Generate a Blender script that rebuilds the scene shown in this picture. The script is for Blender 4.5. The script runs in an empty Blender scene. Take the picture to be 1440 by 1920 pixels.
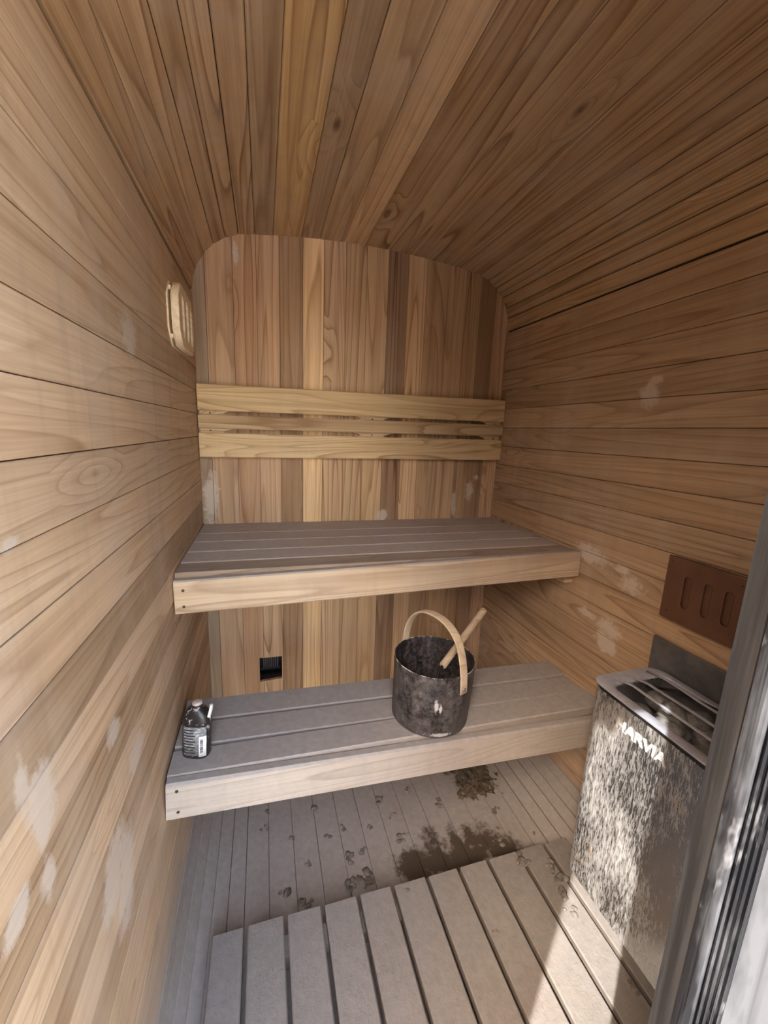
import bpy, bmesh, math, random
from mathutils import Vector, Matrix, noise as mnoise
random.seed(7)
scene = bpy.context.scene
COL = scene.collection
S = 1.2                       # one unit of the measured room = its inner width = 1.2 m
Z0 = 1.13                     # lowest point of the bowed floor, in units below the eye
def V(x, y, z): return Vector((x*S, y*S, (z+Z0)*S))

# ------------------------------------------------------------------ camera
def cam_axes(yaw, pitch, roll):
    f = Vector((math.sin(yaw)*math.cos(pitch), math.cos(yaw)*math.cos(pitch), math.sin(pitch)))
    r = Vector((math.cos(yaw), -math.sin(yaw), 0)); u = r.cross(f)
    c, s = math.cos(roll), math.sin(roll)
    return c*r+s*u, -s*r+c*u, f
r_, u_, f_ = cam_axes(0.2932, -0.1943, 0.0397)
cd = bpy.data.cameras.new('camera'); cam = bpy.data.objects.new('camera', cd); COL.objects.link(cam)
loc = V(0.1815, 0, 0)
cam.matrix_world = Matrix(((r_.x, u_.x, -f_.x, loc.x), (r_.y, u_.y, -f_.y, loc.y), (r_.z, u_.z, -f_.z, loc.z), (0, 0, 0, 1)))
cd.sensor_fit = 'HORIZONTAL'; cd.sensor_width = 36; cd.lens = 755.64/1440*36; cd.clip_start = 0.01
scene.camera = cam

# ------------------------------------------------------------------ light
SUN_AZ = Vector((.81, .585)).normalized(); SUN_EL = math.radians(45)
w = bpy.data.worlds.new('sky'); scene.world = w; w.use_nodes = True
nt = w.node_tree; bg = nt.nodes['Background']
sky = nt.nodes.new('ShaderNodeTexSky'); sky.sky_type = 'NISHITA'; sky.sun_disc = False
sky.sun_elevation = SUN_EL; sky.sun_rotation = math.atan2(-SUN_AZ.x, -SUN_AZ.y); sky.dust_density = 2.5; sky.air_density = 1.0
hs = nt.nodes.new('ShaderNodeMix'); hs.data_type = 'RGBA'; hs.blend_type = 'MULTIPLY'; hs.inputs[0].default_value = 1; hs.inputs[7].default_value = (1.0, .905, .785, 1)   # camera white balance for a hazy day
nt.links.new(sky.outputs[0], hs.inputs[6]); nt.links.new(hs.outputs[2], bg.inputs[0]); bg.inputs[1].default_value = 0.72
sd = bpy.data.lights.new('sun', 'SUN'); sd.energy = 2.6; sd.angle = math.radians(.55); sd.color = (1, .96, .89)
sun = bpy.data.objects.new('sun', sd); COL.objects.link(sun)
d = Vector((SUN_AZ.x*math.cos(SUN_EL), SUN_AZ.y*math.cos(SUN_EL), -math.sin(SUN_EL)))
sun.rotation_euler = d.to_track_quat('-Z', 'Y').to_euler(); sun.location = (-3, -2, 5)
vs = scene.view_settings
vs.view_transform = 'Standard'; vs.look = 'None'; vs.gamma = 1; vs.use_curve_mapping = False; vs.exposure = 1.95

# ------------------------------------------------------------------ node helpers
class NT:
    def __init__(self, name):
        self.m = bpy.data.materials.new(name); self.m.use_nodes = True
        self.t = self.m.node_tree; self.b = self.t.nodes['Principled BSDF']
    def n(self, typ, **kw):
        nd = self.t.nodes.new(typ)
        for k, v in kw.items(): setattr(nd, k, v)
        return nd
    def put(self, sock, v):
        if v is None: return
        if isinstance(v, bpy.types.NodeSocket): self.t.links.new(v, sock)
        else:
            if sock.type == 'RGBA' and len(v) == 3: v = (*v, 1)
            sock.default_value = v
    def math(self, op, a, b=None, clamp=False):
        nd = self.n('ShaderNodeMath', operation=op, use_clamp=clamp); self.put(nd.inputs[0], a)
        if b is not None: self.put(nd.inputs[1], b)
        return nd.outputs[0]
    def vec(self, op, a, b=None):
        nd = self.n('ShaderNodeVectorMath', operation=op); self.put(nd.inputs[0], a)
        if b is not None: self.put(nd.inputs[1], b)
        return nd.outputs['Value'] if op in ('LENGTH', 'DISTANCE', 'DOT_PRODUCT') else nd.outputs['Vector']
    def noise(self, v, scale, detail=2, rough=.5, dist=0.):
        nd = self.n('ShaderNodeTexNoise'); self.put(nd.inputs['Vector'], v)
        nd.inputs['Scale'].default_value = scale; nd.inputs['Detail'].default_value = detail
        nd.inputs['Roughness'].default_value = rough; nd.inputs['Distortion'].default_value = dist
        return nd.outputs[0]
    def rng(self, v, a, b, c=0., d=1.):
        nd = self.n('ShaderNodeMapRange'); self.put(nd.inputs[0], v)
        for i, x in enumerate((a, b, c, d)): self.put(nd.inputs[i+1], x)
        return nd.outputs[0]
    def mix(self, f, a, b, mode='MIX'):
        nd = self.n('ShaderNodeMix', data_type='RGBA', blend_type=mode)
        self.put(nd.inputs[0], f); self.put(nd.inputs[6], a); self.put(nd.inputs[7], b); return nd.outputs[2]
    def ramp(self, f, stops):
        nd = self.n('ShaderNodeValToRGB'); e = nd.color_ramp.elements
        while len(e) < len(stops): e.new(.5)
        for el, (p, c) in zip(e, stops): el.position = p; el.color = (*c, 1) if len(c) == 3 else c
        self.put(nd.inputs[0], f); return nd.outputs[0]
    def bump(self, h, s=.3, dist=.002):
        nd = self.n('ShaderNodeBump'); nd.inputs['Strength'].default_value = s; nd.inputs['Distance'].default_value = dist
        self.put(nd.inputs['Height'], h); self.put(self.b.inputs['Normal'], nd.outputs[0])
    def out(self, col=None, rough=None, metal=None, spec=None):
        self.put(self.b.inputs['Base Color'], col); self.put(self.b.inputs['Roughness'], rough)
        self.put(self.b.inputs['Metallic'], metal); self.put(self.b.inputs['Specular IOR Level'], spec); return self.m
    def coords(self):
        tc = self.n('ShaderNodeTexCoord'); oi = self.n('ShaderNodeObjectInfo')
        rv = self.n('ShaderNodeCombineXYZ')
        for i, k in enumerate((41., 17., 29.)): self.put(rv.inputs[i], self.math('MULTIPLY', oi.outputs['Random'], k))
        self.obj = self.vec('ADD', tc.outputs['Object'], rv.outputs[0]); self.raw = tc.outputs['Object']
        self.info = oi; self.pos = self.n('ShaderNodeNewGeometry')
        return self.obj
    def blobs(self, items, jit=.5, nscale=14.):
        """sum of irregular spots fixed to places on the thing (stains): items = (x,y,z in room units, radii)"""
        p = self.pos.outputs['Position']; nz = self.math('ADD', self.rng(self.noise(p, nscale, 3, .6), .25, .75, -jit, jit), self.rng(self.noise(p, nscale*4.5, 4, .75), .25, .75, -jit*.9, jit*.9)); acc = None
        for c, r in items:
            c = V(*c)
            q = self.vec('MULTIPLY', self.vec('SUBTRACT', p, tuple(c)), tuple(1/(k*S) for k in r))
            m = self.rng(self.math('ADD', self.vec('LENGTH', q), nz), 1.15, .62)
            acc = m if acc is None else self.math('MAXIMUM', acc, m)
        return acc

SILT = (.40, .36, .335)
def wood(name, light=(.56, .38, .225), mid=(.47, .295, .16), dark=(.23, .115, .05), silt=0., top=0., low=0., stains=None, haze=.25,
         rings=11., wet=None, rough=.62, siltk=1., gr=1., along=.7):
    t = NT(name); c = t.coords()
    st = t.vec('MULTIPLY', c, (along, 8.5, 8.5))
    base = t.noise(st, 1., 1.2, .45, .35)
    # knots: sparse cells, also bend the rings round them
    vo = t.n('ShaderNodeTexVoronoi'); t.put(vo.inputs['Vector'], t.vec('MULTIPLY', c, (2.6, 7., 7.))); vo.inputs['Scale'].default_value = 1
    sep = t.n('ShaderNodeSeparateColor'); t.put(sep.inputs[0], vo.outputs['Color'])
    pick = t.math('GREATER_THAN', sep.outputs[0], .72)
    kd = vo.outputs['Distance']
    swell = t.math('MULTIPLY', t.rng(kd, .34, .0, 0, .24), pick)
    ringv = t.math('MULTIPLY', t.math('ADD', base, swell), rings*1.5)
    fr = t.math('FRACT', ringv)
    line = t.ramp(fr, [(0, (.0,)*3), (.40, (.06,)*3), (.78, (.38,)*3), (.93, (1,)*3), (1, (.0,)*3)])
    vary = t.rng(t.noise(t.vec('MULTIPLY', c, (.5, 6, 6)), 1.), .3, .66, .22, 1.15)
    lf = t.math('MULTIPLY', t.math('MULTIPLY', line, vary), gr)
    col = t.mix(t.rng(t.noise(t.vec('MULTIPLY', c, (.5, 14, 14)), 1., 2), .3, .7), light, mid)
    col = t.mix(lf, col, dark)
    strk = t.noise(t.vec('MULTIPLY', c, (.7, 42, 42)), 1., 3, .6)
    col = t.mix(t.rng(strk, .52, .74, .0, .55*gr), col, dark)
    fib = t.noise(t.vec('MULTIPLY', c, (5, 230, 230)), 1., 2, .6)
    col = t.mix(t.rng(fib, .35, .75, .0, .35), col, dark)
    knot = t.math('MULTIPLY', t.rng(kd, .085, .04), pick)
    col = t.mix(t.math('MULTIPLY', knot, .8), col, (.10, .045, .02))
    col = t.mix(1., col, t.info.outputs['Color'], 'MULTIPLY')
    pos = t.pos.outputs['Position']
    dirt = t.noise(t.vec('MULTIPLY', pos, (3, 3, 1.6)), 1.6, 5, .65)
    # worn, dusty bloom in loose patches and faint run marks
    col = t.mix(t.math('MULTIPLY', t.rng(dirt, .46, .72), haze), col, (.56, .46, .37))
    runs = t.noise(t.vec('MULTIPLY', pos, (22, 22, 1.6)), 1., 3, .6)
    col = t.mix(t.math('MULTIPLY', t.rng(runs, .50, .74), haze*.7), col, (.33, .24, .165))
    s = None
    if low:
        sp = t.n('ShaderNodeSeparateXYZ'); t.put(sp.inputs[0], pos)
        h = t.math('ADD', sp.outputs[2], t.rng(dirt, .2, .8, -.16, .16))
        s = t.rng(h, low, low*.25, 0., .93)
    if silt or top:
        nz = t.n('ShaderNodeSeparateXYZ'); t.put(nz.inputs[0], t.pos.outputs['Normal'])
        up = t.rng(nz.outputs[2], .35, .75, silt, top)
        s2 = t.math('MULTIPLY', up, t.rng(t.math('ADD', dirt, t.math('MULTIPLY', fib, .25)), .34, .66, .62, 1.12), True)
        s = s2 if s is None else t.math('MAXIMUM', s, s2)
    siltc = t.mix(t.rng(t.noise(pos, 55, 4, .7), .3, .7), tuple(k*siltk for k in SILT), tuple(k*.80*siltk for k in SILT))
    if s is not None: col = t.mix(s, col, siltc)
    if stains: col = t.mix(t.math('MULTIPLY', t.blobs(stains), .76), col, (.66, .56, .465))
    ro = rough
    if wet:
        wm = t.blobs(wet, .55, 11.); col = t.mix(t.math('MULTIPLY', wm, .93), col, (.070, .050, .034)); ro = t.rng(wm, 0, 1, .8, .28)
    hgt = t.math('ADD', t.math('MULTIPLY', fib, .5), t.math('MULTIPLY', t.noise(pos, 90, 4, .7), .6 if (silt or top or low) else .25))
    if siltk < 1: hgt = t.math('ADD', hgt, t.math('MULTIPLY', t.rng(t.noise(pos, 130, 3, .6), .5, .8), 1.6))
    t.bump(hgt, .30 if (silt or top) else .22, .0015)
    return t.out(col, ro, 0, .3)

def stuffmat(name, a, b, scale=30, rough=.7, metal=0, bump=.3, detail=4, sharp=(.35, .65), stretch=(1, 1, 1), dist=.002):
    t = NT(name); c = t.coords()
    n1 = t.noise(t.vec('MULTIPLY', c, stretch), scale, detail, .65)
    col = t.mix(t.rng(n1, *sharp), a, b); t.bump(n1, bump, dist)
    return t.out(col, rough, metal)

wallL_st = [((0, .346, -.303), (.05, .022, .03)), ((0, .345, -.325), (.05, .014, .026)), ((0, .325, -.273), (.05, .010, .03)), ((0, .459, -.54), (.05, .035, .05)),
            ((0, .50, -.555), (.05, .03, .045)), ((0, .49, -.60), (.05, .03, .05)), ((0, .342, -.38), (.05, .012, .02)), ((0, .30, -.36), (.05, .018, .016)), ((0, .69, .125), (.05, .035, .03)),
            ((0, .90, -.377), (.05, .05, .03)), ((0, .50, -.37), (.05, .02, .016)), ((0, .57, -.46), (.05, .03, .02)), ((0, .352, -.092), (.05, .014, .008))]
wallR_st = [((1, .818, -.296), (.05, .05, .02)), ((1, .84, -.284), (.05, .03, .015)), ((1, .69, -.325), (.05, .032, .02)), ((1, .715, -.30), (.05, .02, .012)), ((1, .727, -.457), (.05, .035, .02)),
            ((1, .74, -.50), (.05, .035, .024)), ((1, .80, -.45), (.05, .03, .01)), ((1, .718, .105), (.05, .022, .028)), ((1, .71, .135), (.05, .016, .01))]
wallB_st = [((.901, 1.31, -.196), (.016, .05, .03)), ((.925, 1.31, -.147), (.012, .05, .012)), ((.838, 1.31, -.24), (.008, .05, .035)), ((.842, 1.31, -.268), (.01, .05, .02)), ((.572, 1.31, -.28), (.02, .05, .022)),
            ((.115, 1.31, .47), (.008, .05, .03)), ((.025, 1.31, -.22), (.02, .05, .09)), ((.020, 1.31, -.36), (.02, .05, .04))]
wet_st = [((.55, .80, -1.12), (.045, .06, .1)), ((.62, .80, -1.12), (.035, .09, .1)), ((.70, .78, -1.12), (.08, .05, .1)), ((.76, .80, -1.12), (.05, .055, .1)), ((.685, .83, -1.12), (.02, .06, .1)), ((.80, .77, -1.12), (.05, .04, .1)), ((.725, .82, -1.12), (.03, .05, .1)), ((.585, .79, -1.12), (.06, .04, .1))]
M = {}
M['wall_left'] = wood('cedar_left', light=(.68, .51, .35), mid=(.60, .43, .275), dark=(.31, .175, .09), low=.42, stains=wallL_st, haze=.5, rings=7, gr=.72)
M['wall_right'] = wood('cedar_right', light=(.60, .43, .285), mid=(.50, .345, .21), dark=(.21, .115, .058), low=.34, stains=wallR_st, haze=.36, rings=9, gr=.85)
M['wall_back'] = wood('cedar_back', light=(.78, .59, .40), mid=(.66, .47, .295), dark=(.30, .155, .07), stains=wallB_st, haze=.22, rings=9, gr=.95, along=.36)
M['ceiling'] = wood('cedar_ceiling', light=(.68, .49, .295), mid=(.57, .39, .22), dark=(.25, .13, .055), haze=.34, rings=8, along=.42)
M['floor'] = wood('silted_floor', light=(.30, .25, .21), mid=(.26, .21, .17), silt=.9, top=.98, wet=wet_st, rough=.8)
M['slat_up'] = wood('dusty_slat', light=(.62, .45, .29), mid=(.5, .34, .21), dark=(.25, .14, .075), silt=.2, top=.80, haze=.3, siltk=1.28)
M['slat_front'] = wood('worn_front_slat', light=(.50, .36, .24), mid=(.38, .26, .165), dark=(.15, .085, .045), silt=.1, top=.45, haze=.2, rings=10)
M['fascia'] = wood('pale_fascia', light=(.70, .55, .38), mid=(.62, .46, .30), dark=(.34, .21, .115), silt=.12, top=.8, haze=.35, rings=13)
M['slat_low'] = wood('silted_slat', light=(.36, .31, .265), mid=(.31, .26, .22), silt=.55, top=1., haze=.2, rough=.8)
M['fascia_low'] = wood('silted_fascia', light=(.66, .55, .43), mid=(.6, .49, .37), dark=(.36, .26, .18), silt=.5, top=.98, haze=.3, rough=.75)
M['duck'] = wood('silted_duckboard', light=(.22, .17, .13), mid=(.17, .13, .095), dark=(.09, .065, .045), silt=.35, top=1.02, haze=.2, rough=.85, siltk=.74)
M['pale'] = wood('pale_pine', light=(.82, .64, .41), mid=(.73, .54, .32), dark=(.42, .26, .13), haze=.15, rings=12)
M['pine'] = wood('fresh_pine', light=(.88, .72, .50), mid=(.82, .64, .42), dark=(.55, .37, .2), haze=.05, rings=8)
M['bent'] = wood('bent_ash', light=(.74, .59, .42), mid=(.67, .52, .35), dark=(.45, .32, .2), haze=.1, rings=5)
M['back'] = stuffmat('dark_backing', (.05, .03, .018), (.03, .02, .012), 8)
M['screw'] = stuffmat('dark_screw', (.05, .03, .02), (.09, .06, .05), 300, .5, .6)
M['mud'] = stuffmat('dried_mud', (.30, .265, .235), (.11, .092, .078), 60, .9, 0, .9)
M['leaf'] = stuffmat('dried_leaf', (.21, .16, .105), (.055, .038, .024), 40, .85)
M['stone'] = stuffmat('sauna_stone', (.22, .215, .205), (.085, .082, .078), 55, .85, 0, .9)
M['dark_metal'] = stuffmat('dark_metal', (.03, .028, .026), (.012, .01, .01), 20, .5, .5)
M['rim'] = stuffmat('grey_rim', (.44, .455, .53), (.33, .34, .40), 40, .38, .15, .1)
M['plate'] = stuffmat('dull_steel', (.27, .265, .28), (.17, .165, .175), 22, .35, .75, .15, sharp=(.35, .7))
M['ground'] = stuffmat('pale_gravel', (.64, .60, .55), (.52, .485, .44), 6, .95)

# ------------------------------------------------------------------ object helpers
def link(name, me, mat=None, parent=None, label=None):
    o = bpy.data.objects.new(name, me); COL.objects.link(o)
    if mat and me and not me.materials: me.materials.append(M[mat] if isinstance(mat, str) else mat)
    if parent:
        o.parent = parent; o.matrix_parent_inverse = parent.matrix_basis.inverted()
    if label: o['label'] = label
    return o
def thing(name, label, cat, loc=(0, 0, 0), group=None):
    o = bpy.data.objects.new(name, None); COL.objects.link(o); o.empty_display_size = .05
    o.location = loc; o.matrix_basis = Matrix.Translation(loc); o['label'] = label; o['category'] = cat
    if group: o['group'] = group
    return o
def tag(o, label, cat, group=None, kind=None):
    o['label'] = label; o['category'] = cat
    if group: o['group'] = group
    if kind: o['kind'] = kind
    return o
def struct(name, me, mat, label, cat):
    o = link(name, me, mat); o['kind'] = 'structure'; o['label'] = label; o['category'] = cat; return o
def mesh(name, vs_, fs, smooth=False):
    me = bpy.data.meshes.new(name); me.from_pydata([tuple(v) for v in vs_], [], fs)
    bm = bmesh.new(); bm.from_mesh(me); bmesh.ops.recalc_face_normals(bm, faces=bm.faces); bm.to_mesh(me); bm.free()
    if smooth:
        for p in me.polygons: p.use_smooth = True
    me.update(); return me
_pc = {}
def plank_mesh(L, w, t, c=.0012, gap=.0007, mat=None):
    k = (round(L, 4), round(w, 4), round(t, 4), c, gap, mat)
    if k in _pc: return _pc[k]
    h = w/2-gap
    sec = [(-h, -t), (-h, -c), (-h+c, 0), (h-c, 0), (h, -c), (h, -t)]
    vs_ = [(x, y, z) for x in (-L/2, L/2) for y, z in sec]
    fs = [(i, (i+1) % 6, 6+(i+1) % 6, 6+i) for i in range(6)] + [tuple(range(6))[::-1], tuple(range(6, 12))]
    _pc[k] = mesh('plank', vs_, fs); return _pc[k]
def plank(name, parent, mat, a, b, side, n, w, t, tone=(1, 1, 1), c=.0012, gap=.0007, lift=0., tilt=0.):
    """board from a to b (middle of its face), width along side, face towards n"""
    X = (b-a); L = X.length; X.normalize(); n = n.normalized(); Y = n.cross(X).normalized(); Zn = X.cross(Y)
    if tilt: Zn = (Zn+Y*tilt).normalized(); Y = Zn.cross(X)
    o = link(name, plank_mesh(L, w, t, c, gap, mat), mat, parent)
    p = (a+b)/2+n*lift
    o.matrix_basis = Matrix(((X.x, Y.x, Zn.x, p.x), (X.y, Y.y, Zn.y, p.y), (X.z, Y.z, Zn.z, p.z), (0, 0, 0, 1)))
    o.color = (*tone, 1); return o
def prism(outline, axis_pts, name='prism'):
    """outline: list of 3-D points, extruded by vector axis_pts"""
    n = len(outline); a = [Vector(p) for p in outline]; b = [p+axis_pts for p in a]
    return mesh(name, a+b, [tuple(range(n)), tuple(range(n, 2*n))[::-1]]+[(i, (i+1) % n, n+(i+1) % n, n+i) for i in range(n)])
def box(p, q):
    x0, y0, z0 = p; x1, y1, z1 = q
    vs_ = [(x, y, z) for x in (x0, x1) for y in (y0, y1) for z in (z0, z1)]
    return vs_, [(0, 1, 3, 2), (4, 6, 7, 5), (0, 4, 5, 1), (2, 3, 7, 6), (0, 2, 6, 4), (1, 5, 7, 3)]
def boxes(lst, bevel=0.):
    vs_, fs = [], []
    for p, q in lst:
        v, f = box(p, q); k = len(vs_); vs_ += v; fs += [tuple(i+k for i in ff) for ff in f]
    me = mesh('box', vs_, fs)
    if bevel:
        bm = bmesh.new(); bm.from_mesh(me); bmesh.ops.bevel(bm, geom=bm.edges[:], offset=bevel, segments=2, affect='EDGES', profile=.7); bm.to_mesh(me); bm.free()
    return me
def tube(pts, rad, seg=10, flat=None, up=None):
    """swept tube; flat=(a,b) gives an oval or strap section"""
    vs_, fs = [], []; n = len(pts)
    for i, p in enumerate(pts):
        T = (pts[min(i+1, n-1)]-pts[max(i-1, 0)]).normalized()
        U = (up if up is not None else Vector((0, 0, 1))); U = (U-T*U.dot(T))
        if U.length < 1e-4: U = Vector((1, 0, 0))-T*T.x
        U.normalize(); W = T.cross(U)
        r = rad[i] if isinstance(rad, (list, tuple)) else rad
        for k in range(seg):
            a = 2*math.pi*k/seg
            if flat:
                ca, sa = math.cos(a), math.sin(a); e = .45
                vs_.append(p+W*flat[0]*math.copysign(abs(ca)**e, ca)+U*flat[1]*math.copysign(abs(sa)**e, sa))
            else: vs_.append(p+W*r*math.cos(a)+U*r*math.sin(a))
    for i in range(n-1):
        for k in range(seg): fs.append((i*seg+k, i*seg+(k+1) % seg, (i+1)*seg+(k+1) % seg, (i+1)*seg+k))
    fs += [tuple(range(seg))[::-1], tuple(range((n-1)*seg, n*seg))]
    return mesh('tube', vs_, fs, True)
def lathe(prof, seg=48, sx=1., sy=1., closed=False):
    vs_, fs = [], []
    for r, z in prof:
        for k in range(seg):
            a = 2*math.pi*k/seg; vs_.append((r*math.cos(a)*sx, r*math.sin(a)*sy, z))
    for i in range(len(prof)-1):
        for k in range(seg): fs.append((i*seg+k, i*seg+(k+1) % seg, (i+1)*seg+(k+1) % seg, (i+1)*seg+k))
    if prof[0][0] > 1e-5: fs.append(tuple(range(seg))[::-1])
    if prof[-1][0] > 1e-5: fs.append(tuple(range((len(prof)-1)*seg, len(prof)*seg)))
    me = mesh('lathe', vs_, fs, True); return me
def flat_shape(outer, holes, t, bev=0.):
    """plate in local XY with real holes, thickness t"""
    cu = bpy.data.curves.new('c', 'CURVE'); cu.dimensions = '2D'; cu.fill_mode = 'BOTH'; cu.extrude = t/2-bev; cu.bevel_depth = bev; cu.offset = -bev; cu.bevel_resolution = 1
    for loop in [outer]+holes:
        sp = cu.splines.new('POLY'); sp.points.add(len(loop)-1); sp.use_cyclic_u = True
        for p, (x, y) in zip(sp.points, loop): p.co = (x, y, 0, 1)
    return to_mesh(cu)
def to_mesh(cu):
    ob = bpy.data.objects.new('tmp', cu); COL.objects.link(ob)
    me = bpy.data.meshes.new_from_object(ob.evaluated_get(bpy.context.evaluated_depsgraph_get()))
    bpy.data.objects.remove(ob); me.materials.clear(); return me
def axes(o, p, X, Y):
    X = X.normalized(); Zn = X.cross(Y).normalized(); Y = Zn.cross(X)
    o.matrix_basis = Matrix(((X.x, Y.x, Zn.x, p.x), (X.y, Y.y, Zn.y, p.y), (X.z, Y.z, Zn.z, p.z), (0, 0, 0, 1))); return o
def slot(cx, cy, w, h, n=8):
    pts = []
    for s, a0 in ((1, 0), (-1, math.pi)):
        for k in range(n+1):
            a = a0+math.pi*k/n; pts.append((cx+w/2*math.cos(a), cy+s*(h/2-w/2)+w/2*math.sin(a)))
    return pts
def screw(parent, p, n, r=.0035):
    me = _pc.get(('screw', r)) or lathe([(0, -.002), (r, -.002), (r, .0004), (r*.7, .0009), (r*.35, .0004), (0, .0004)], 10); _pc[('screw', r)] = me
    o = link('screw', me, 'screw', parent); o.matrix_basis = Matrix.Translation(p) @ n.to_track_quat('Z', 'Y').to_matrix().to_4x4(); return o
def tone(k, warm=0.): return (k*(1+warm), k, k*(1-warm*1.3))
def rt(lo=.86, hi=1.1): k = random.uniform(lo, hi); return tone(k, random.uniform(-.02, .05))

# ------------------------------------------------------------------ the lined shell
YF, YB = -.02, 1.3138
top = [(0, .3605), (.004, .400), (.015, .432), (.034, .462), (.060, .490), (.090, .510), (.125, .5235)]
ceil_x = [.168, .218, .297, .350, .420, .486, .556, .613, .676, .742, .808, .875]
def zc(x): return .5505-.027*((x-.5)/.375)**2
top += [(x, zc(x)) for x in ceil_x]
top += [(1-x, z) for x, z in reversed(top[:6])]; top[0] = (0, .3675)      # the open joint is widest on the left
bot = [(0, -.951), (.004, -.983), (.014, -1.017), (.030, -1.047), (.053, -1.073), (.084, -1.092), (.120, -1.102)]
fl_x = [.176, .241, .306, .371, .436, .5, .565, .63, .695, .76, .825, .88]
def zf(x): return -1.128+.026*((x-.5)/.38)**2
bot += [(x, zf(x)) for x in fl_x]
bot += [(1-x, z) for x, z in reversed(bot[:6])]
TH = .013/S
def shell(pts, off, t=.02):      # backing panel behind the boards
    out = []
    for i, (x, z) in enumerate(pts):
        a = Vector(pts[max(i-1, 0)]); b = Vector(pts[min(i+1, len(pts)-1)]); n = (b-a).normalized(); n = Vector((-n.y, n.x))
        out.append((Vector((x, z))+n*off, Vector((x, z))+n*(off+t)))
    vs_, fs = [], []; k = len(out)
    for y in (YF, YB+.03):
        for a, b in out: vs_ += [V(a.x, y, a.y), V(b.x, y, b.y)]
    for i in range(k-1):
        a = 2*i; c = 2*k
        fs += [(a, a+2, a+2+c, a+c), (a+1, a+1+c, a+3+c, a+3), (a, a+1, a+3, a+2), (a+c, a+2+c, a+3+c, a+1+c)]
    fs += [(0, 2*k, 2*k+1, 1), (2*k-2, 2*k-1, 4*k-1, 4*k-2)]
    return mesh('backing', vs_, fs)
ceiling = struct('ceiling', shell(top, TH), 'back', 'bowed cedar plank ceiling with rounded corners', 'ceiling')
floor = struct('floor', shell(bot, -TH-.02), 'back', 'silt covered plank floor curving up at both sides', 'floor')
wl = struct('wall_left', boxes([(V(-.03-TH, YF, -.99), V(-TH, YB+.03, .40))]), 'back', 'pale cedar plank wall on the left', 'wall')
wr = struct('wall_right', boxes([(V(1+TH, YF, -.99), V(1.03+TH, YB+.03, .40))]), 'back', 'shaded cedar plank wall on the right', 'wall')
yh = YB+TH
wb = struct('wall_back', boxes([(V(-.03, yh, -1.16), V(.1555, yh+.03, .6)), (V(.2295, yh, -1.16), V(1.03, yh+.03, .6)), (V(.1555, yh, -1.16), V(.2295, yh+.03, -.86)), (V(.1555, yh, -.772), V(.2295, yh+.03, .6))]), 'back', 'vertical cedar board wall at the back', 'wall')
# ceiling staves
ctone = [1, .92, .96, 1.02, .9, .98, .97, .86, 1.12, .80, .98, 1.14, .92, .9, .96, .84, .92, .94, .86, .86, .8, .9, .84, .95, .92, .9]
for i in range(len(top)-1):
    a, b = Vector(top[i]), Vector(top[i+1]); m = (a+b)/2; dr = b-a; n = Vector((dr.y, -dr.x)).normalized()
    wgt = dr.length*S; k = ctone[i % len(ctone)]*random.uniform(.97, 1.03)
    tn = tone(k, .03); tn = {7: (.86, .85, .84), 8: (1.12, 1.04, .80), 9: (.74, .71, .68), 11: (1.30, 1.26, 1.2), 12: (.92, .84, .74)}.get(i, tn)
    plank('ceiling_plank', ceiling, 'ceiling', V(m.x, YF, m.y), V(m.x, YB, m.y), None, Vector((n.x, 0, n.y)), wgt+.0004, .0126, tn, c=.0024, lift=random.uniform(-.0007, .0005), tilt=random.uniform(-.012, .012))
# floor staves
for i in range(len(bot)-1):
    a, b = Vector(bot[i]), Vector(bot[i+1]); m = (a+b)/2; dr = b-a; n = Vector((-dr.y, dr.x)).normalized()
    plank('floor_plank', floor, 'floor', V(m.x, YF, m.y), V(m.x, YB, m.y), None, Vector((n.x, 0, n.y)), dr.length*S+.0004, .0126, rt(.95, 1.05), lift=random.uniform(-.0006, .0004), tilt=random.uniform(-.01, .01))
# side wall boards
J = [.033+.0645*k for k in range(-15, 6)]
ltone = {13: .93, 12: 1.0, 11: .99, 10: .97, 9: .95, 8: .94, 7: 1.06, 6: .8, 5: .98, 4: .82, 3: 1.02, 2: .84, 1: 1.}
for i in range(len(J)-1):
    z0, z1 = J[i], J[i+1]
    if i == 0: z0 = -.951
    zm = (z0+z1)/2
    k = [1, .95, 1.0, .95, .78, 1.03, .78, 1.04, .76, 1.04, .72, 1.06, 1.04, .95, 1.04, 1.0, .92, .97, 1.02, .99][i]
    k = .97+(k-.97)*1.35; tn = tone(k, .02 if k > .85 else .07)
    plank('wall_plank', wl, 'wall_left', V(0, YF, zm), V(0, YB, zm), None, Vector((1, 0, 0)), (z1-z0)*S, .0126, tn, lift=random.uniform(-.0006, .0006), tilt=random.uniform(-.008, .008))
    plank('wall_plank', wr, 'wall_right', V(1, YF, zm), V(1, YB, zm), None, Vector((-1, 0, 0)), (z1-z0)*S, .0126, rt(.84, 1.04), lift=random.uniform(-.0006, .0006), tilt=random.uniform(-.008, .008))
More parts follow.
